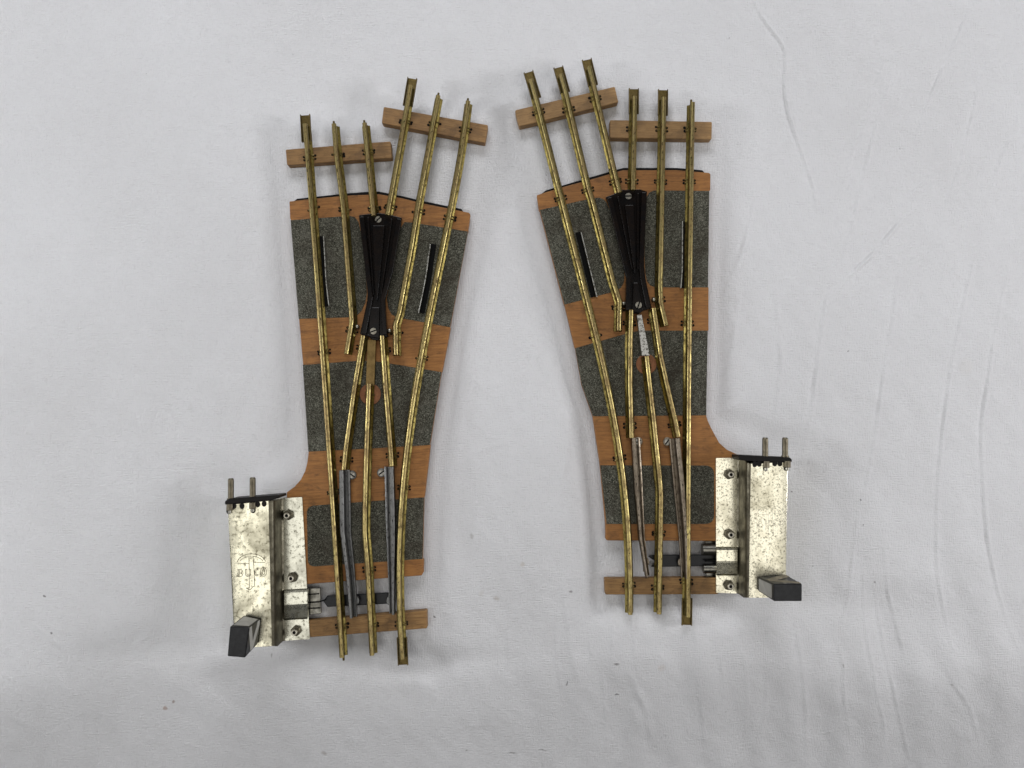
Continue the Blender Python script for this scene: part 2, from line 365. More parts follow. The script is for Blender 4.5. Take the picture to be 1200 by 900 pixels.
def build_sheet():
    nx, ny = 880, 660
    xs = np.linspace(-.36, .36, nx); ys = np.linspace(-.27, .275, ny)
    X, Y = np.meshgrid(xs, ys); Z = np.zeros_like(X)
    # broad, soft undulation of cloth on a table
    for _ in range(26):
        a = rng.uniform(0, math.pi); k = rng.uniform(12, 55); ph = rng.uniform(0, 6.28)
        Z += (.0035 / k * 9) * .5 * np.sin(k * (X * math.cos(a) + Y * math.sin(a)) + ph) * (1 + .6 * np.sin(9 * X + 7 * Y + ph))
    # fine puckers in the woven cloth
    for _ in range(110):
        a = rng.normal(1.45, .55); k = 140 * (7.0 ** rng.uniform(0, 1)); ph = rng.uniform(0, 6.28)
        env = np.sin(rng.uniform(8, 24) * X + rng.uniform(-6, 6)) * np.sin(rng.uniform(8, 24) * Y + rng.uniform(-6, 6))
        Z += .000042 * (300 / k) * np.sin(k * (X * math.sin(a) + Y * math.cos(a)) + ph + 2 * np.sin(30 * Y + ph)) * env
    # long gathers in the lower right quarter
    wr = 1 / (1 + np.exp(-(X - .03) * 40)) * 1 / (1 + np.exp((Y + .07) * 45))
    Z += wr * (.0006 * np.sin(150 * X + 45 * Y + 3 * np.sin(14 * Y)) + .0004 * np.sin(260 * X + 70 * Y + 2))
    def seg_field(pts, X=X, Y=Y):
        D = np.full(X.shape, 9.0); T = np.zeros(X.shape); SG = np.zeros(X.shape)
        L = [0]
        for a, b in zip(pts, pts[1:]): L.append(L[-1] + (b - a).length)
        for i, (a, b) in enumerate(zip(pts, pts[1:])):
            dx, dy = b.x - a.x, b.y - a.y; l2 = dx * dx + dy * dy
            t = np.clip(((X - a.x) * dx + (Y - a.y) * dy) / l2, 0, 1)
            ex = X - a.x - t * dx; ey = Y - a.y - t * dy; d = np.hypot(ex, ey)
            better = d < D
            SG = np.where(better, np.sign(ex * dy - ey * dx), SG)
            T = np.where(better, (L[i] + t * (L[i + 1] - L[i])) / L[-1], T); D = np.minimum(D, d)
        return D, T, SG
    for amp, w, pts in CREASES:
        wp = [P(x, y, 0) for x, y in catmull(pts, 14)]
        i0, i1 = np.searchsorted(xs, [min(p.x for p in wp) - .012, max(p.x for p in wp) + .012])
        j0, j1 = np.searchsorted(ys, [min(p.y for p in wp) - .012, max(p.y for p in wp) + .012])
        if i1 - i0 < 2 or j1 - j0 < 2: continue
        win = (slice(j0, j1), slice(i0, i1))
        D, T, SG = seg_field(wp, X[win], Y[win])
        s = D * SG / (w * .8 * MM)
        fade = np.sin(np.clip(T, .02, .98) * math.pi) ** .5 * (.75 + .25 * np.sin(T * 17 + amp * 90))
        Z[win] += amp * (1.6 if pts[0][1] > 590 and pts[0][0] > 500 else (1.4 if pts[0][0] < 500 else 3.1)) * MM * fade * (np.exp(-s * s) - .45 * np.exp(-((s - 1.7) / 1.6) ** 2))
    # valley below the longer rail of the left switch, swelling beside it
    for px, py, sx, sy, h in ((478, 792, 34, 10, -2.2), (540, 775, 60, 14, -1.0), (600, 640, 60, 60, 1.2), (560, 850, 90, 30, .9), (760, 850, 20, 50, 1.6), (735, 840, 12, 45, -1.2), (655, 770, 10, 60, -1.0)):
        c = P(px, py, 0); Z += h * MM * np.exp(-((X - c.x) / (sx * .5 * MM)) ** 2 - ((Y - c.y) / (sy * .5 * MM)) ** 2)
    # lies flat where the two switches press on it
    def mask(pts, soft):
        inside = np.zeros(X.shape, bool); n = len(pts)
        for i in range(n):
            a = pts[i]; b = pts[(i + 1) % n]
            cond = ((a.y > Y) != (b.y > Y))
            xi = (b.x - a.x) * (Y - a.y) / (b.y - a.y + 1e-12) + a.x
            inside ^= cond & (X < xi)
        D, _, _ = seg_field(pts + [pts[0]])
        return np.where(inside, 0, 1 - np.exp(-(D / soft) ** 2))
    for poly in (((330, 165), (460, 160), (560, 140), (575, 170), (545, 270), (505, 740), (262, 765), (262, 575), (335, 565), (360, 530)),
                 ((603, 130), (715, 100), (840, 140), (835, 490), (930, 535), (930, 705), (706, 700), (690, 480))):
        mk = mask([P(x, y, 0) for x, y in poly], .012)
        Z = Z * mk - .0002 * (1 - mk)
    # the cloth falls away beyond the near ends of the switches
    yl = P(480, 775, 0).y + .006 * np.sin(22 * X) - .035 * np.clip(-X - .06, 0, 1) + .03 * np.clip(X - .05, 0, .15)
    q = np.clip(yl - Y, 0, 1); Z -= .37 * (np.sqrt(q * q + .02 ** 2) - .02)
    V = np.stack([X, Y, Z], -1).reshape(-1, 3)
    idx = np.arange(nx * ny).reshape(ny, nx)
    F = np.stack([idx[:-1, :-1], idx[:-1, 1:], idx[1:, 1:], idx[1:, :-1]], -1).reshape(-1, 4)
    me = bpy.data.meshes.new("cloth"); me.from_pydata(V.tolist(), [], F.tolist())
    me.polygons.foreach_set("use_smooth", [True] * len(me.polygons)); me.materials.append(sheet_mat())
    o = bpy.data.objects.new("white_sheet", me); COL.objects.link(o)
    o["kind"] = "structure"; o["label"] = "creased white cotton sheet with small brown stains under both track switches"; o["category"] = "sheet"
build_sheet()

# ------------------------------------------------------------------ parts of a switch
ZB = 6.0            # top of the wooden board and sleepers
ZR = 6.25           # underside of rails
RAIL = [(-2.25, 0), (2.25, 0), (2.35, .3), (2.2, .55), (1.45, .95), (.95, 1.7), (.8, 2.8), (.8, 3.5), (1.05, 3.9), (1.3, 4.5), (1.28, 5.1), (1.05, 5.6), (.55, 5.9), (0, 6.0),
        (-.55, 5.9), (-1.05, 5.6), (-1.28, 5.1), (-1.3, 4.5), (-1.05, 3.9), (-.8, 3.5), (-.8, 2.8), (-.95, 1.7), (-1.45, .95), (-2.2, .55), (-2.35, .3)]
JOINER = [(-2.85, -.35), (2.85, -.35), (3.0, .4), (2.85, 1.5), (2.4, 1.6), (2.52, .6), (2.4, -.02), (-2.4, -.02), (-2.52, .6), (-2.4, 1.6), (-2.85, 1.5), (-3.0, .4)]
def at_y(path, y):
    for a, b in zip(path, path[1:]):
        if min(a[1], b[1]) <= y <= max(a[1], b[1]) and a[1] != b[1]:
            t = (y - a[1]) / (b[1] - a[1]); return Vector((a[0] + t * (b[0] - a[0]), y)), (Vector(b) - Vector(a)).normalized()
    return Vector(path[-1]), (Vector(path[-1]) - Vector(path[-2])).normalized()
def rail(root, pts, mat=BRASS, curve=True, joiner=(), clips=(), pin=(), prof=RAIL, name="rail", fit=0):
    if fit:      # bent in one smooth sweep
        ys = [p[1] for p in pts]; f = np.poly1d(np.polyfit(ys, [p[0] for p in pts], fit))
        pts = [(float(f(y)), float(y)) for y in np.linspace(ys[0], ys[-1], 40)]
    path = catmull(pts) if curve else densify(pts)
    V, F, U = sweep(name, path, prof, ZR, mat, root, wob=.05)
    m = len(prof)     # running top worn bright, web and foot tarnished and darkened with painted-in shade
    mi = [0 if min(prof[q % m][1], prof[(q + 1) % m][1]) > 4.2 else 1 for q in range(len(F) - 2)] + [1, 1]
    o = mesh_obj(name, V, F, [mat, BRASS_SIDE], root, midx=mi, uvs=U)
    autosmooth(o, 38)
    for (x0, y0, x1, y1) in joiner:            # sleeve that slides over the next rail
        v, f, u = sweep("rail_joiner", densify([(x0, y0), (x1, y1)], 4), JOINER, ZR, BRASS_DARK, o, zpath=7.0)
        # crimped, slightly flared mouth
        j = mesh_obj("rail_joiner", v, f, BRASS_DARK, o, uvs=u); autosmooth(j, 50)
    for end in pin:
        e = Vector(path[0 if end == 0 else -1]); d = (e - Vector(path[1 if end == 0 else -2])).normalized()
        a = P(e.x - d.x * 4, e.y - d.y * 4, 10.6); b = P(e.x + d.x * 5, e.y + d.y * 5, 10.6)
        r = Vector((b.y - a.y, a.x - b.x, 0)).normalized() * .0004
        v, f = cyl_vf(a - r, b - r, .0008, .0006, 10)
        autosmooth(mesh_obj("rail_pin", v, f, BRASS_DARK, o))
    for y in clips:
        c, d = at_y(path, y); w = P(c.x, c.y, 9.0)
        w2 = P(c.x + d.x, c.y + d.y, 9.0); t = (w2 - w); t.z = 0; t.normalize(); r = Vector((t.y, -t.x, 0))
        parts = []; mi = []
        for sgn in (-1, 1):
            for off in (-.9, .9):
                if random.random() < .12: continue
                off2 = off + random.uniform(-.25, .25)
                base = w + r * (sgn * 2.35 * MM) + t * (off2 * MM)
                lo = []; hi = []
                for su, sv in ((-.75, -.35), (.55, -.35), (.55, .35), (-.75, .35)):
                    q = base + r * (sgn * su * MM) + t * (sv * MM)
                    lo.append(Vector((q.x, q.y, 6.05 * MM)))
                    hi.append(Vector((q.x, q.y, (7.25 - su * .45 + random.uniform(-.15, .25)) * MM)))
                parts.append(prism_vf(lo, hi)); mi.append(0)
                hc = w + r * (sgn * (3.15 + random.uniform(-.15, .25)) * MM) + t * ((off2 + random.uniform(-.2, .2)) * MM)
                parts.append(cyl_vf(Vector((hc.x, hc.y, .0059)), Vector((hc.x, hc.y, .00607)), .0006 + random.uniform(0, .0003), None, 8)); mi.append(1)
        v, f, k = merge(parts)
        mesh_obj("rail_clip", v, f, [BRASS_DARK, BLACK], o, midx=[mi[q] for q in k])
    return o
def slotted_screw(name, px, py, z, r, parent, ang=.5, mat=NICKEL, h=.7):
    c = P(px, py, z + h)
    parts = []; n = 20
    u = Vector((math.cos(ang), math.sin(ang), 0)); w = Vector((-u.y, u.x, 0)); s = .22 * r
    for sg in (-1, 1):   # head as two half discs either side of a sunk slot
        lo = []; hi = []
        a0 = math.asin(.22)
        for k in range(n + 1):
            th = a0 + (math.pi - 2 * a0) * k / n
            d = (u * math.cos(th) + w * (math.sin(th) * sg)) * r * MM
            lo.append(Vector((c.x, c.y, z * MM)) + d); hi.append(Vector((c.x, c.y, (z + h) * MM)) + d * .93)
        parts.append(prism_vf(lo, hi))
    parts.append(cyl_vf(Vector((c.x, c.y, (z - .1) * MM)), Vector((c.x, c.y, (z + h * .35) * MM)), r * .98 * MM, None, 20))
    v, f, k = merge(parts)
    return mesh_obj(name, v, f, [mat, BLACK], parent, midx=[1 if q == 2 else 0 for q in k])
def frog(root, outline, wings, vees, screws, plate):
    o = prism("frog", outline, ZR, 9.2, BAKELITE, root, bev=.35)
    for pts, z1 in wings: bevel(prism("wing_ridge", pts, 9.0, z1, BAKELITE, o, bev=0), .45, 3)
    for pts, z1 in vees: bevel(prism("nose_ridge", pts, 9.0, z1, BAKELITE, o, bev=0), .4, 3)
    bevel(prism("screw_boss", plate, 9.0, 10.2, BAKELITE, o, bev=0), .4, 2)
    for x, y, z, a in screws: slotted_screw("screw", x, y, z, 1.95, o, a)
    return o
def strip(pts, w):
    """a band of width w pixels round a polyline"""
    L = []; R = []
    for i, p in enumerate(pts):
        a = Vector(pts[max(i - 1, 0)]); b = Vector(pts[min(i + 1, len(pts) - 1)]); d = (b - a).normalized(); n = Vector((-d.y, d.x)) * w / 2
        L.append(tuple(Vector(p) + n)); R.append(tuple(Vector(p) - n))
    return L + R[::-1]
def check_rail(root, pts, side, wid=7.5):
    """folded steel strip: bright worn upper edge, blackened foot towards the running rail"""
    up = prism("check_rail", strip(catmull(pts, 12), 1.1), ZR, 8.6, STEEL, root, bev=.1)
    foot = [(x + side * (wid / 2 + .3), y) for x, y in pts]
    prism("foot_plate", strip(foot, wid), ZR - .1, ZR + .35, BLACK, up, bev=0)
    return up
def blade(root, path, flip, screw, lug, w1=.6, ang=.6, zinc=None, w0=1.0):
    ZINC = zinc or globals()["ZINC"]
    s = -1 if flip else 1     # tall rubbing side outwards, low lip towards the middle rail
    prof = [(-2.7, 0), (2.7, 0), (2.75, 2.3), (2.1, 2.6), (1.35, 2.3), (1.2, .6), (-.15, .6), (-.3, 5.3), (-.7, 5.7), (-2.3, 5.7), (-2.7, 5.3)]
    prof = [(u * s, v) for u, v in prof]
    pth = densify(path[::-1], 8)           # travels north: +u is east
    V, F, U = sweep("switch_blade", pth, prof, ZR + .05, ZINC, root, scale=lambda t: w1 + (w0 - w1) * min(1, t * 1.6))
    o = mesh_obj("switch_blade", V, F, ZINC, root, uvs=U); autosmooth(o, 40)
    ear = [(screw[0] + 5.2 * math.cos(k * math.pi / 8), screw[1] + 5.2 * math.sin(k * math.pi / 8)) for k in range(16)]
    prism("screw_ear", ear, ZR, ZR + .9, ZINC, o, bev=.2)
    slotted_screw("screw", screw[0], screw[1], ZR + .9, 1.85, o, ang, SCREW, .8)
    sx = 1 if s > 0 else -1
    prism("tongue_lug", [(lug[0] + (a * .4 if a < 0 else a) * sx, lug[1] + b) for a, b in ((-6, -13), (-2, -11), (0, -6), (3.5, -3.5), (4.5, 0), (3.8, 3.5), (.5, 6), (-1.5, 10), (-6, 12))], 5.0, 7.4, ZINC if flip is not None else BRASS_DULL, o, bev=.25)
    return o
def bolt(root, px, py):
    c = P(px, py, 10.5); parts = []
    g = lambda z: Vector((c.x, c.y, z * MM))
    v, f = cyl_vf(g(7.1), g(9.4), .0030, .0029, 6, random.uniform(0, 1)); o = mesh_obj("nut", v, f, TIN_BROWN, root); bevel(o, .25, 2)
    ring = cyl_vf(g(9.3), g(12.0), .00175, .00165, 18); core = cyl_vf(g(11.9), g(12.03), .00095, .00095, 12)
    v, f, k = merge([ring, core]); b = mesh_obj("bolt_end", v, f, [NICKEL, BLACK], o, midx=k); bevel(b, .2, 2); autosmooth(b)
    return o
def terminal(root, x, y0, y1, zc, nx, ny):
    """plug pin lying along the board, hexagon nut and thread end on the lid side"""
    a = P(x, y1, zc); b = P(x, y0, zc); d = (b - a).normalized()
    body = cyl_vf(a - d * .001, b - d * .0008, .0016, .0016, 18); tip = cyl_vf(b - d * .0008, b, .0016, .0012, 18); col = cyl_vf(a - d * .0002, a + d * .0012, .0021, .0021, 18)
    v, f, k = merge([body, tip, col]); o = mesh_obj("terminal_pin", v, f, PIN, root); autosmooth(o)
    n0 = P(nx, ny + 3.5, 22.2); n1 = P(nx, ny - 4.2, 22.2)
    v, f = cyl_vf(n0, n1, .0019, .0019, 6, .3); n = mesh_obj("terminal_nut", v, f, PIN, o); bevel(n, .2)
    e = (n0 - n1).normalized(); v, f = cyl_vf(n0, n0 + e * .0016, .0011, .0011, 12); autosmooth(mesh_obj("thread_end", v, f, TIN_DARK, o))
    return o
def housing(root, mat, flange, north, south):
    """folded tin cover: flange, upright wall, rounded shoulder, flat lid, outer wall. north/south = px of flange edge, wall foot, lid inner edge, lid outer edge"""
    def section(q):
        fo = P(*q[0], 7.3); wb = P(*q[1], 7.3); li = P(*q[2], 22); lo = P(*q[3], 22)
        s = [Vector((fo.x, fo.y, 6.3 * MM)), fo, wb + (fo - wb).normalized() * .0008, wb + Vector((0, 0, .0008))]
        top = Vector((wb.x, wb.y, .018)); s.append(top)
        for k in (1, 2, 3, 4):
            t = k / 4; c = Vector((top.x, li.y, .022)); s.append(top * (1 - t) ** 2 + c * 2 * t * (1 - t) + li * t * t)
        r = (lo - li).normalized() * .0012
        s += [lo - r, lo - r * .3 + Vector((0, 0, -.0003)), lo + Vector((0, 0, -.0012)), Vector((lo.x, lo.y, .0005)), Vector((wb.x, wb.y, .0005)), Vector((wb.x, wb.y, 6.3 * MM))]
        return s
    A = section(north); B = section(south); m = len(A); V = []
    cuts = 7
    for i in range(cuts):
        t = i / (cuts - 1); V += [a.lerp(b, t) for a, b in zip(A, B)]
    F = []
    for i in range(cuts - 1):
        for j in range(m):
            k = (j + 1) % m; F.append([i * m + j, i * m + k, (i + 1) * m + k, (i + 1) * m + j])
    F += [list(range(m))[::-1], [(cuts - 1) * m + j for j in range(m)]]
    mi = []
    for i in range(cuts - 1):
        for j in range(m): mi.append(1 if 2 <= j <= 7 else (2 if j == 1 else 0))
    o = mesh_obj("motor_housing", V, F, [mat, TIN_BROWN, flange], root, midx=mi + [0, 0]); autosmooth(o, 32)
    return o
def lantern(root, base, top, z0, z1, plain_face, arrow_face, flip):
    """base/top: NW, NE, SE, SW corners"""
    b = [P(x, y, z0) for x, y in base]; t = [P(x, y, z1) for x, y in top]
    v, f = prism_vf(b, t); o = mesh_obj("signal_lever", v, f, LAMP_BLACK, root); bevel(o, .6, 3)
    c = sum(b, Vector()) / 4
    v, f = cyl_vf(Vector((c.x, c.y, .0218)), Vector((c.x, c.y, z0 * MM + .0005)), .0028, None, 18); autosmooth(mesh_obj("lever_shaft", v, f, TIN_DARK, o))
    def face_pt(i, u, w, out):
        j = (i + 1) % 4
        lo = b[i].lerp(b[j], u); hi = t[i].lerp(t[j], u); p = lo.lerp(hi, w)
        nrm = (b[j] - b[i]).cross(t[i] - b[i]).normalized()
        if nrm.dot(p - (sum(b + t, Vector()) / 8)) < 0: nrm = -nrm
        return p + nrm * out
    def panel(name, i, uw, mat):
        lo = [face_pt(i, u, w, -.0002) for u, w in uw]; hi = [face_pt(i, u, w, .00015) for u, w in uw]
        v, f = prism_vf(lo, hi); return mesh_obj(name, v, f, mat, o)
    panel("white_panel", plain_face, [(.10, .10), (.90, .10), (.90, .88), (.10, .88)], LAMP_GREY)
    if flip: arrow = [(.02, .06), (.22, .06), (.93, .42), (.93, .62), (.22, .96), (.02, .96), (.02, .80), (.66, .52), (.02, .24)]
    else: arrow = [(1 - u, w) for u, w in [(.02, .06), (.22, .06), (.93, .42), (.93, .62), (.22, .96), (.02, .96), (.02, .80), (.66, .52), (.02, .24)]]
    panel("arrow_mark", arrow_face, arrow, LAMP_WHITE if flip else LAMP_TAN)
    return o
def emblem(root, fx, strokes, z, r=.00013, mat=INK):
    """raised pressed lines of the maker's mark"""
    parts = []
    for st in strokes:
        pts = [P(*fx(x, y), z) for x, y in st]
        for a, b in zip(pts, pts[1:]):
            if (b - a).length > 1e-6: parts.append(cyl_vf(a, b, r, r, 6))
    v, f, k = merge(parts); return mesh_obj("embossed_emblem", v, f, mat, root)
def arc(cx, cy, rx, ry, a0, a1, n=14):
    return [(cx + rx * math.cos(math.radians(a0 + (a1 - a0) * k / n)), cy - ry * math.sin(math.radians(a0 + (a1 - a0) * k / n))) for k in range(n + 1)]
# the mark: an arched canopy over an upright arrow, crossed by four hollow letters (drawn in the photo's enlargement units)
def letter_B(x, y, w, h):
    return [[(x, y), (x + w * .6, y)] + arc(x + w * .6, y + h * .25, w * .4, h * .25, 90, -90, 8) + [(x + w * .3, y + h * .5)],
            arc(x + w * .6, y + h * .75, w * .4, h * .25, 90, -90, 8) + [(x, y + h)], [(x + w * .12, y), (x + w * .12, y + h)], [(x + w * .36, y + h * .08), (x + w * .36, y + h * .92)]]
def letter_U(x, y, w, h):
    t = w * .28
    return [[(x - 6, y), (x + t + 4, y)], [(x + w - t - 4, y), (x + w + 6, y)],
            [(x, y)] + [(x, y + h * .65)] + arc(x + w / 2, y + h * .65, w / 2, h * .35, 180, 360, 10) + [(x + w, y)],
            [(x + t, y)] + [(x + t, y + h * .62)] + arc(x + w / 2, y + h * .62, w / 2 - t, h * .2, 180, 360, 8) + [(x + w - t, y)]]
def letter_C(x, y, w, h):
    t = w * .3
    return [arc(x + w / 2, y + h / 2, w / 2, h / 2, 50, 310, 14), arc(x + w / 2, y + h / 2, w / 2 - t, h / 2 - t * .7, 50, 310, 12),
            [arc(x + w / 2, y + h / 2, w / 2, h / 2, 50, 51, 1)[0], arc(x + w / 2, y + h / 2, w / 2 - t, h / 2 - t * .7, 50, 51, 1)[0]],
            [arc(x + w / 2, y + h / 2, w / 2, h / 2, 310, 311, 1)[0], arc(x + w / 2, y + h / 2, w / 2 - t, h / 2 - t * .7, 310, 311, 1)[0]]]
def letter_O(x, y, w, h):
    return [arc(x + w / 2, y + h / 2, w / 2, h / 2, 0, 360, 18), arc(x + w / 2, y + h / 2, w * .22, h * .33, 0, 360, 14)]
MARK = ([arc(445, 300, 250, 165, 172, 10, 20), arc(445, 310, 215, 130, 158, 108, 10), arc(445, 310, 215, 130, 78, 22, 10)]
        + [[(400, 175), (408, 640), (408, 735), (350, 735), (420, 770), (475, 710), (500, 705)], [(470, 175), (485, 300), (502, 700)], [(470, 178), (540, 190)], [(485, 285), (685, 285)], [(215, 300), (395, 305)]]
        + letter_B(200, 410, 85, 125) + letter_U(340, 410, 90, 125) + letter_C(500, 390, 75, 135) + letter_O(605, 375, 105, 155))

def switch(label, loc, d):
    root = empty("track_switch", loc)
    root["label"] = label; root["category"] = "track switch"; root["group"] = "two old model railway track switches lying on the sheet"
    g = d['tilt']
    bd = prism("baseboard", d['outline'], 1.3, ZB, WOOD, root, bev=.35, ang=g)
    prism("underlay", d['underlay'], .3, 1.5, FIBRE, bd, bev=0)
    for q in d['panels']: prism("ballast_panel", q, ZB - .1, ZB + .12, BALLAST, bd, bev=.05)
    for q, a, m in d['sleepers']: prism("sleeper", rounded(q, 1.6, 3), .3, ZB, m, root, bev=.45, ang=a, seg=3)
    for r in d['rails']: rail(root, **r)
    frog(root, *d['frog'])
    for x, y in d['beads']:
        c = P(x, y, 8); bm = bmesh.new(); bmesh.ops.create_uvsphere(bm, u_segments=14, v_segments=8, radius=.0015)
        me_v = [Vector(v.co) + Vector((c.x, c.y, .0073)) for v in bm.verts]; me_f = [[v.index for v in f.verts] for f in bm.faces]; bm.free()
        mesh_obj("contact_bead", me_v, me_f, NICKEL, root, smooth=True)
    for c in d['checks']: check_rail(root, *c)
    for b in d['blades']: blade(root, *b)
    cx, cy, rr = d['washer']
    o = prism("washer_disc", [(cx + rr * math.cos(k * math.pi / 16), cy + rr * math.sin(k * math.pi / 16)) for k in range(32)], ZB, ZB + .5, WASHER, root, bev=.15)
    m = prism("contact_strip", d['strip'][0], ZB + .05, ZB + d['strip'][2], d['strip'][1], root, bev=.1)
    prism("tie_bar", d['tie'], 2.2, 3.8, BLUED, root, bev=.4)
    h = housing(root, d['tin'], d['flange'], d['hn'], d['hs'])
    for x, y in d['bolts']: bolt(h, x, y)
    # raised cover in the flange over the moving tongue
    q = d['tunnel']; (x0, x1, ya, ym, yb, dy) = q
    pts = []
    prof = [(ya, 7.25), (ya + 1.5, 9.3), (ya + 4, 9.6), (ym, 9.65), (ym + 2, 9.5), (yb - 2, 8.3), (yb, 7.25)]
    V = []
    for x, sh in ((x0, 0), (x1, dy)):
        for y, z in prof: V.append(P(x, y + sh, z))
    for x, sh in ((x0, 0), (x1, dy)):
        for y, z in prof: V.append(Vector((*P(x, y + sh, z).xy, .0068)))
    n = len(prof); F = []
    for i in range(n - 1):
        F += [[i, i + 1, n + i + 1, n + i], [2 * n + i, 3 * n + i, 3 * n + i + 1, 2 * n + i + 1], [i, 2 * n + i, 2 * n + i + 1, i + 1], [n + i, n + i + 1, 3 * n + i + 1, 3 * n + i]]
    F += [[0, n, 3 * n, 2 * n], [n - 1, 2 * n - 1, 4 * n - 1, 3 * n - 1]]
    mesh_obj("tongue_cover", V, F, d['flange'], h)
    # terminal block: black fibre plate across the end, scalloped lip over the lid
    t = prism("terminal_block", rounded(d['block'], 1.6, 3), 8.5, 22.3, FIBRE, h, bev=.3)
    for x, y in d['scallops']:
        lip = [(x + 2.9 * math.cos(k * math.pi / 8), y + 3.6 * math.sin(k * math.pi / 8)) for k in range(16)]
        prism("block_lip", lip, 21.8, 22.15, FIBRE, t, bev=0)
    for a in d['pins']: terminal(t, *a)
    lantern(root, *d['lantern'])
    emblem(h, d['markfx'], MARK, 22.02, d['markr'], INK if d['markr'] > .0001 else TIN_DARK)
    for nm, pts, z0, z1, mt in d['extra']:
        prism(nm, pts, z0, z1, mt, root, bev=.3)
    for nm, a, b, r, mt in d['rolls']:
        parts = [cyl_vf(P(*a, 4.6), P(*b, 4.6), r * MM, None, 20)]
        v, f, k = merge(parts); autosmooth(mesh_obj(nm, v, f, mt, root))
    return root

def R(pts, **k): return dict(pts=pts, **k)
R4 = math.radians

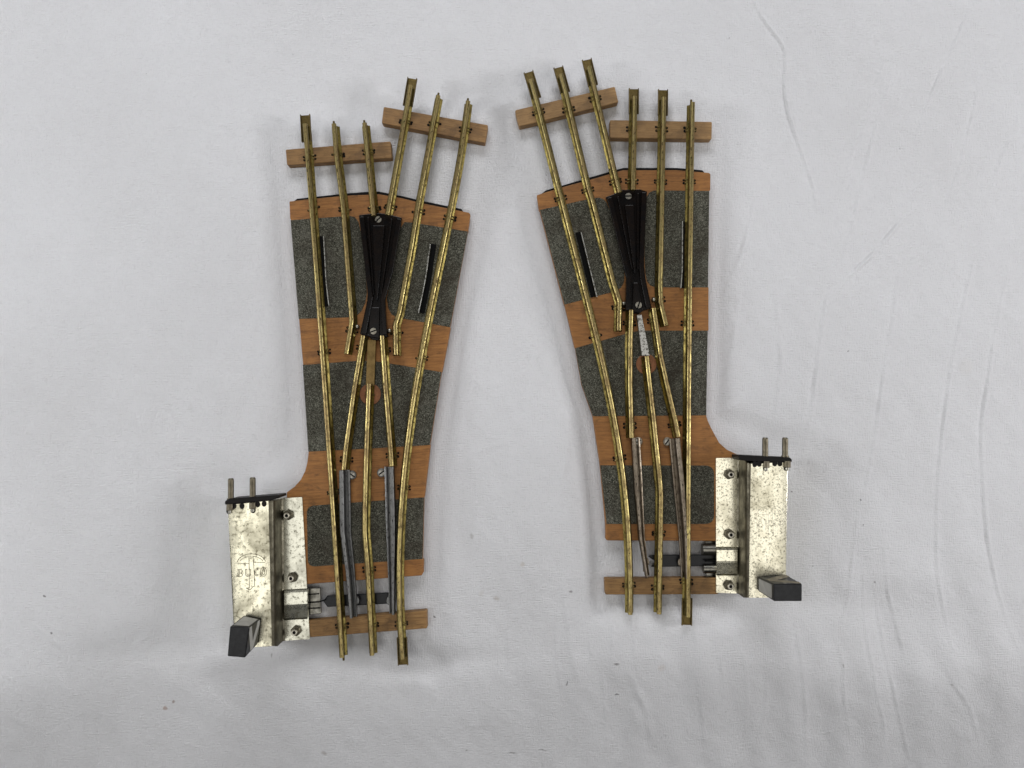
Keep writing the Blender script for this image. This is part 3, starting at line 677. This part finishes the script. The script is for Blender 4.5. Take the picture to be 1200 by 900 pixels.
# ------------------------------------------------------------------ left switch: branch bends to the right, coil box at its lower left
LEFT = dict(
    tilt=R4(4),
    outline=[(339, 236), (370, 232.5), (404, 229.3), (443.7, 227.5), (470, 232), (497.3, 238.7), (549, 249), (551, 250.5), (548.4, 271), (547.6, 272), (527.2, 383), (527.8, 384), (518, 435.5), (517, 436.5), (503.6, 521), (504.2, 522),
             (497.3, 582), (496.5, 583), (495, 655), (496.3, 657), (496, 671), (494, 674.5), (420, 680), (362.2, 684.5), (338, 686), (336, 577), (345, 570.5), (352.5, 562), (357.5, 552), (360.2, 541), (361.5, 529), (355.2, 427.5), (350.3, 373.7), (341, 257.5), (340, 256.5)],
    underlay=[(343, 237), (348, 233), (404, 226.8), (427, 225), (443.7, 224.5), (470, 229.5), (497.3, 236), (541, 245), (545, 252), (498, 520), (491, 670), (366, 680), (364, 529), (344, 260)],
    panels=[
        [(340.5, 258), (378, 255.2), (409, 252.8), (416, 254.5), (420, 260), (423.5, 275), (426.5, 300), (429, 325), (430, 343), (428, 355), (424, 364), (418, 370), (410, 371.8), (350, 373.7)],
        [(474, 260.2), (483, 260.7), (548.4, 271.3), (527.4, 383.5), (466, 372), (459, 368.5), (455, 361), (453.3, 350), (456, 335), (460, 317), (465, 288), (469, 268)],
        [(354.8, 427.7), (420.3, 422.7), (438, 423), (457.7, 426), (517.4, 436), (503.7, 521.5), (422, 526.2), (361.3, 529.2)],
        rounded([(359.4, 593), (497, 582.8), (495.2, 655), (360.8, 664.3)], 9, 6, (0, 3))],
    sleepers=[([(334.5, 175.2), (457.7, 165.4), (459.3, 185), (336.3, 193.5)], R4(4.6), SLEEPER),
              ([(449.7, 125), (572, 146.5), (568.3, 167.5), (447.2, 144.2)], R4(-10), SLEEPER),
              ([(355, 728), (500, 715.5), (500.5, 736.5), (355, 747.5)], R4(4.2), SLEEPER)],
    rails=[
        R([(358.7, 147), (366, 240), (374.1, 366.7), (380.3, 430), (386.8, 530), (393, 630), (396.8, 680), (401.2, 769)], fit=2, joiner=[(357.6, 134.5, 359.3, 166)], clips=(183, 243, 412, 578, 735), pin=(1,)),
        R([(392.3, 147), (395, 180), (402.8, 241), (413, 374), (413, 378), (406.8, 415)], curve=False, clips=(180, 243, 386), pin=(0,)),
        R([(428, 146), (431.5, 180), (438.8, 254)], curve=False, clips=(176, 243), pin=(0,)),
        R([(481.6, 102), (477.7, 124.3), (454.5, 253)], curve=False, joiner=[(483.3, 91.5, 477.8, 124)], clips=(141, 241)),
        R([(513.9, 114), (492, 231.7), (482.6, 290), (468.6, 366.7), (464.2, 380), (464.2, 384), (464.8, 416.5)], curve=False, clips=(143, 246, 388), pin=(0,)),
        R([(548.9, 120.5), (530, 231.7), (519.5, 290), (505, 366.7), (493.1, 420), (486, 460), (477.3, 525), (469.6, 609), (468.5, 665), (470.3, 734.4), (471.6, 771)], fit=4, joiner=[(471, 747, 472.4, 779.5)], clips=(150, 254, 418, 572, 732), pin=(0,)),
        R([(426.3, 394), (415.4, 460), (406.3, 525), (403.8, 550)], curve=False, clips=(407, 539)),
        R([(448.4, 394), (453, 460), (458.4, 525), (459.6, 546)], curve=False, clips=(410, 534)),
        R([(433.2, 450), (430.4, 525), (428.4, 600), (428.2, 622), (428.7, 630), (431.7, 665), (436.7, 766.5)], curve=False, clips=(461, 668, 734), pin=())],
    frog=([(420.3, 252), (428.2, 318), (430.8, 345), (430, 353), (421.6, 391.5), (432, 394.5), (437, 398.5), (442.5, 399), (446.5, 396), (454.3, 394.7), (451, 352), (452, 345), (460, 318), (470.8, 255), (456, 251.3), (444.5, 249.5), (431, 250.6)],
          [(strip([(423.5, 253.5), (431, 320), (434, 348), (426, 391)], 5.5), 11.6), (strip([(467.6, 256), (457.5, 318), (448.3, 350), (450.5, 392)], 5.5), 11.6)],
          [([(436.5, 264), (450.5, 264), (444.5, 330), (442, 352), (440.5, 352), (439.5, 330)], 11.2), (strip([(431, 254), (437.5, 345)], 2.2), 10.8), (strip([(458.5, 256), (446.5, 345)], 2.2), 10.8)],
          [(443.2, 257, 9.2, .8), (437.4, 388, 10.2, .35)],
          rounded([(433, 360), (445, 360), (444.5, 397), (431.5, 394.5)], 2)),
    beads=[(418.3, 383), (456.3, 387.7)],
    checks=[([(379, 277), (380.6, 305), (382.2, 331.7), (385.4, 359)], -1, 6.5), ([(504.3, 286), (501.5, 306), (498.5, 327), (490.5, 366.7)], 1, 6.5)],
    blades=[([(404, 551), (405.3, 623), (410.6, 668), (412.5, 690), (414.6, 723)], False, (412.3, 556.7), (416.5, 704), .62, -.6), ([(456, 547), (458, 623), (459, 680), (459.6, 719)], True, (447, 554), (457, 704), .6, .6)],
    washer=(433.9, 462, 12.5),
    strip=([(430.8, 398), (440.4, 398), (438.6, 452), (428.6, 452)], BRASS_DULL, 2.2),
    tie=[(378.5, 704.5), (383.5, 698.3), (455, 694.5), (456.5, 707.5), (383.5, 711.5)],
    tin=TIN, flange=TIN_DULL,
    hn=[(354, 582.5), (330.3, 584), (314.5, 587), (265.8, 592)], hs=[(363, 749), (332, 751), (318.5, 757), (274, 760)],
    bolts=[(336.6, 604), (341.5, 677.5), (345.5, 740.5)],
    tunnel=(333, 360.3, 691, 709, 727, -1.6),
    block=[(263.2, 587.5), (268, 584.5), (318, 580.5), (327, 580), (327.5, 583), (318, 586.3), (268, 591), (263.5, 591.5)],
    scallops=[(274, 593), (283.5, 593), (302, 591), (309.5, 590.3), (268, 599), (296.6, 598)],
    pins=[(270.6, 560.5, 586.5, 19.5, 269.4, 594.6), (296.1, 559.3, 584.3, 19.5, 296, 592.8)],
    lantern=([(285.8, 720.9), (305.2, 725.5), (302, 755), (282.7, 750.5)], [(269.4, 734), (292.3, 735.2), (287.3, 771), (266.3, 769.4)], 23, 41, 0, 1, True),
    markfx=lambda x, y: (265 + x / 15, 640 + y / 15), markr=.00015,
    extra=[("tongue_plate", [(355, 689.5), (375, 689), (376.3, 719), (356, 721.5)], 2.4, 4.6, TIN_DARK), ("tongue_wire", strip([(356, 706.5), (374, 705.5), (382, 702.5)], 1.6), 4.6, 5.3, BLACK), ("tongue_wire", strip([(356, 713.5), (375.5, 712.5)], 1.4), 4.6, 5.2, BLACK), ("tongue_wire", strip([(356, 697), (374, 696)], 1.4), 4.6, 5.1, BLACK)],
    rolls=[],
)
RIGHT = dict(
    tilt=0,
    outline=[(629.2, 228.5), (660, 219), (690, 211), (730, 199.3), (793, 199.3), (831, 202.4), (832.7, 204), (832.5, 222.6), (831, 224), (829.7, 336), (830.5, 337), (830.5, 387), (829.2, 388), (827.5, 486), (829.5, 493), (833.7, 502), (843, 519), (852, 527), (866, 533.5), (868, 540),
             (867, 634.5), (838, 634), (712, 633.5), (710, 632), (710, 614), (703.5, 545), (694.8, 487.7), (681.7, 450), (674.6, 408.5), (673.6, 407), (662, 358), (661, 356), (632.8, 246.5), (631.5, 244.5)],
    underlay=[(632, 229), (640, 223), (690, 208.3), (730, 196.8), (793, 196.8), (823, 199.5), (827, 204), (824, 486), (830, 560), (826, 628), (716, 628), (700, 487), (668, 356)],
    panels=[
        [(632.7, 246), (694, 232.3), (702, 231.5), (707, 233.3), (710.6, 237), (713.3, 243), (721.3, 267), (726, 288), (730, 310), (731.8, 322), (731, 331), (727.8, 337), (722, 341), (661.5, 357)],
        [(766, 223.2), (831.2, 223.7), (829.8, 336.8), (768, 336.6), (762, 334.5), (758.3, 329.5), (756.3, 320), (755.3, 300), (755.7, 278), (757.8, 231), (760.4, 226)],
        [(674, 408), (730.7, 391.9), (749, 387.4), (829.4, 387.4), (827.6, 486.7), (694.6, 487.8), (681.5, 450)],
        rounded([(703.3, 545.2), (837, 545.5), (837, 614), (710.8, 614)], 11, 6, (1, 2))],
    sleepers=[([(603.5, 129), (720.5, 101.3), (724.8, 119.8), (608.5, 148.5)], R4(13.5), SLEEPER_PALE),
              ([(714.8, 140.5), (834.5, 142.6), (834, 163.2), (714.8, 161.8)], R4(-1), SLEEPER_PALE),
              ([(708.5, 678), (842, 677), (842, 696.5), (709.5, 697)], R4(0), SLEEPER)],
    rails=[
        R([(621.8, 95), (628.5, 118), (654.2, 222.7), (661.1, 242), (672, 288), (683.5, 333), (697, 390), (711.5, 450), (718.6, 487.7), (730.3, 560), (736, 630), (738, 719)], fit=5, joiner=[(619.2, 84, 628.5, 115)], clips=(129, 231, 392, 537, 687)),
        R([(656.8, 89), (662.3, 108), (689.9, 222.7), (695.2, 240), (717.8, 330), (725.2, 353), (725.4, 357), (724.4, 388)], curve=False, joiner=[(654.2, 78.5, 662.3, 108)], clips=(126, 221, 360)),
        R([(690, 80), (695, 100), (725.8, 227)], curve=False, joiner=[(687.5, 69.5, 695, 100)], clips=(113, 211)),
        R([(742.8, 115), (742.6, 135), (741, 224)], curve=False, joiner=[(742.8, 103.8, 742.7, 133)], clips=(149, 211)),
        R([(777, 116), (776.7, 138), (774.8, 235), (772.8, 335), (773.2, 354), (774, 358), (779.7, 382)], curve=False, joiner=[(777, 105, 776.7, 135)], clips=(149, 211, 350)),
        R([(810.5, 122), (809.4, 222.7), (807.3, 350), (805.6, 450), (805.9, 560), (806, 630), (805.3, 722)], fit=3, joiner=[(805.2, 701, 804.8, 732.8)], clips=(150, 211, 378, 683), pin=(0,)),
        R([(738.8, 364), (737.8, 405), (737.7, 450), (739.3, 513)], curve=False, clips=(378, 499)),
        R([(765.2, 362), (773.8, 420), (781.5, 455), (790.3, 492), (794, 512)], curve=False, clips=(375, 498)),
        R([(756.9, 418), (759.8, 445), (764.8, 487.7), (772.2, 560), (773.3, 574), (773.6, 582), (773, 630), (771.6, 718.5)], curve=False, clips=(429, 626, 690))],
    frog=([(710, 230.7), (714, 240), (732, 315), (735.5, 322), (733.6, 330), (732.6, 363.8), (739.3, 364.7), (744.7, 367.4), (749, 367.8), (754.4, 363.8), (763.9, 361), (756.4, 326), (755, 310), (754.9, 290), (756, 272), (758.4, 224.2), (750, 221.7), (728.4, 222.4), (719, 227.5)],
          [(strip([(714.5, 231), (735, 318), (737, 325), (736, 363)], 5.5), 11.6), (strip([(755, 225), (752, 310), (753.5, 327), (760, 360)], 5.5), 11.6)],
          [([(732.5, 240), (742.5, 240), (744.8, 300), (745, 320), (743.5, 320), (740, 295)], 11.2), (strip([(724.5, 230), (741, 315)], 2.2), 10.8), (strip([(748, 226), (748, 315)], 2.2), 10.8)],
          [(736.5, 229.7, 9.2, 0), (748.4, 357.4, 10.2, 1.25)],
          rounded([(742, 331), (748.5, 331), (754, 362.5), (749, 366.8), (745, 366.3), (740.5, 363)], 2)),
    beads=[(731, 356), (766.5, 351.3)],
    checks=[([(681, 272), (685.5, 290), (691, 313), (699.6, 348)], -1, 6.5), ([(800, 259.5), (799.8, 290), (799.6, 316), (798, 337.5)], 1, 5.5)],
    blades=[([(744.8, 513), (748.5, 578), (752, 630), (758.8, 675)], False, (748, 517.3), (756.5, 658.5), .45, .4, BLADE_BROWN, .9), ([(790, 514), (795.5, 570), (800.3, 630), (802, 677)], True, (782.3, 517.5), (799, 659), .55, .9, BLADE_BROWN, 1.0)],
    washer=(757.5, 426.7, 12),
    strip=([(746.5, 369), (752, 369), (761.3, 416.5), (752.3, 416.5)], STEEL, 3.4),
    tie=[(759.5, 652), (763, 650.5), (845, 650), (845, 663.5), (763, 664.5), (768, 658)],
    tin=TIN_BRIGHT, flange=TIN_BRIGHT,
    hn=[(839, 536.8), (865.4, 536.5), (880, 543.5), (924.3, 541.5)], hs=[(839.2, 694.6), (864.8, 695.5), (877.5, 700.5), (921.5, 700)],
    bolts=[(856, 556), (856, 626.5), (855.5, 686.8)],
    tunnel=(839.8, 864.2, 640.7, 657.5, 674.7, 0),
    block=[(865.6, 533), (872, 533.5), (925.5, 536), (928.2, 538.5), (928, 541.5), (924, 542), (872, 540), (866, 538)],
    scallops=[(884.5, 544), (889.8, 543.5), (908, 543), (914, 543), (897, 549), (921.5, 548.5)],
    pins=[(896.7, 512.6, 537, 19.5, 897.8, 544.6), (920, 512.6, 536.5, 19.5, 922.5, 544.4)],
    lantern=([(888, 676), (921.3, 673.3), (921.3, 690.5), (888, 692.5)], [(906.7, 684), (940, 684), (940, 704.7), (906.7, 704.7)], 23, 44, 3, 0, False),
    markfx=lambda x, y: (875 + (x * .93 + 30 - 25) / 15, 580 + (y * .93 + 60) / 15), markr=.00006,
    extra=[("tongue_plate", [(826, 634), (842, 634), (842, 677), (828, 677)], 1.0, 1.8, TIN_DARK), ("tongue_wire", strip([(826, 657.5), (842, 657)], 2), 5.4, 6.6, BLACK)],
    rolls=[("plunger_sleeve", (822.8, 644), (842, 644), 3.3, TIN_DARK), ("plunger_sleeve", (824, 666.5), (842, 666.5), 2.6, TIN_DARK)],
)
switch("brass-railed model track switch branching right, with tarnished tin box at its lower left", P(430, 480, 0), LEFT)
switch("brass-railed model track switch branching left, with bright speckled tin box at its lower right", P(760, 420, 0), RIGHT)

# ------------------------------------------------------------------ light: windows left and right, added fill lamps north and low west, dim room
w = bpy.data.worlds.new("World"); S.world = w; w.use_nodes = True
bg = w.node_tree.nodes["Background"]; bg.inputs[0].default_value = (.80, .86, 1, 1); bg.inputs[1].default_value = .02
def area(name, loc, target, sx, sy, power, colr):
    L = bpy.data.lights.new(name, 'AREA'); L.shape = 'RECTANGLE'; L.size = sx; L.size_y = sy; L.energy = power; L.color = colr
    o = bpy.data.objects.new(name, L); COL.objects.link(o); o.location = loc
    o.rotation_euler = (Vector(target) - Vector(loc)).to_track_quat('-Z', 'Y').to_euler()
area("window_light_west", (-.52, -.20, 1.05), (-.40, -.18, 0), .70, .86, 3.2, (1, .985, .95))
area("window_light_east", (.52, -.20, 1.05), (.40, -.18, 0), .70, .86, 2.8, (1, .98, .94))
area("north_fill_light", (-.06, .84, .58), (-.02, .16, 0), .7, .30, 5.0, (.95, .965, 1))  # added lamp, brightens the far part of the sheet
area("low_window_east", (.93, .04, .42), (.05, .10, 0), .20, .20, 4.6, (.98, .98, 1))
area("low_fill_west", (-.96, .06, .46), (-.10, .10, 0), .20, .20, 4.4, (.96, .975, 1))  # added low lamp, brings out crease relief and shadows
S.view_settings.view_transform = 'Standard'; S.view_settings.look = 'None'; S.view_settings.exposure = -.06; S.view_settings.gamma = 1
S.cycles.use_denoising = True
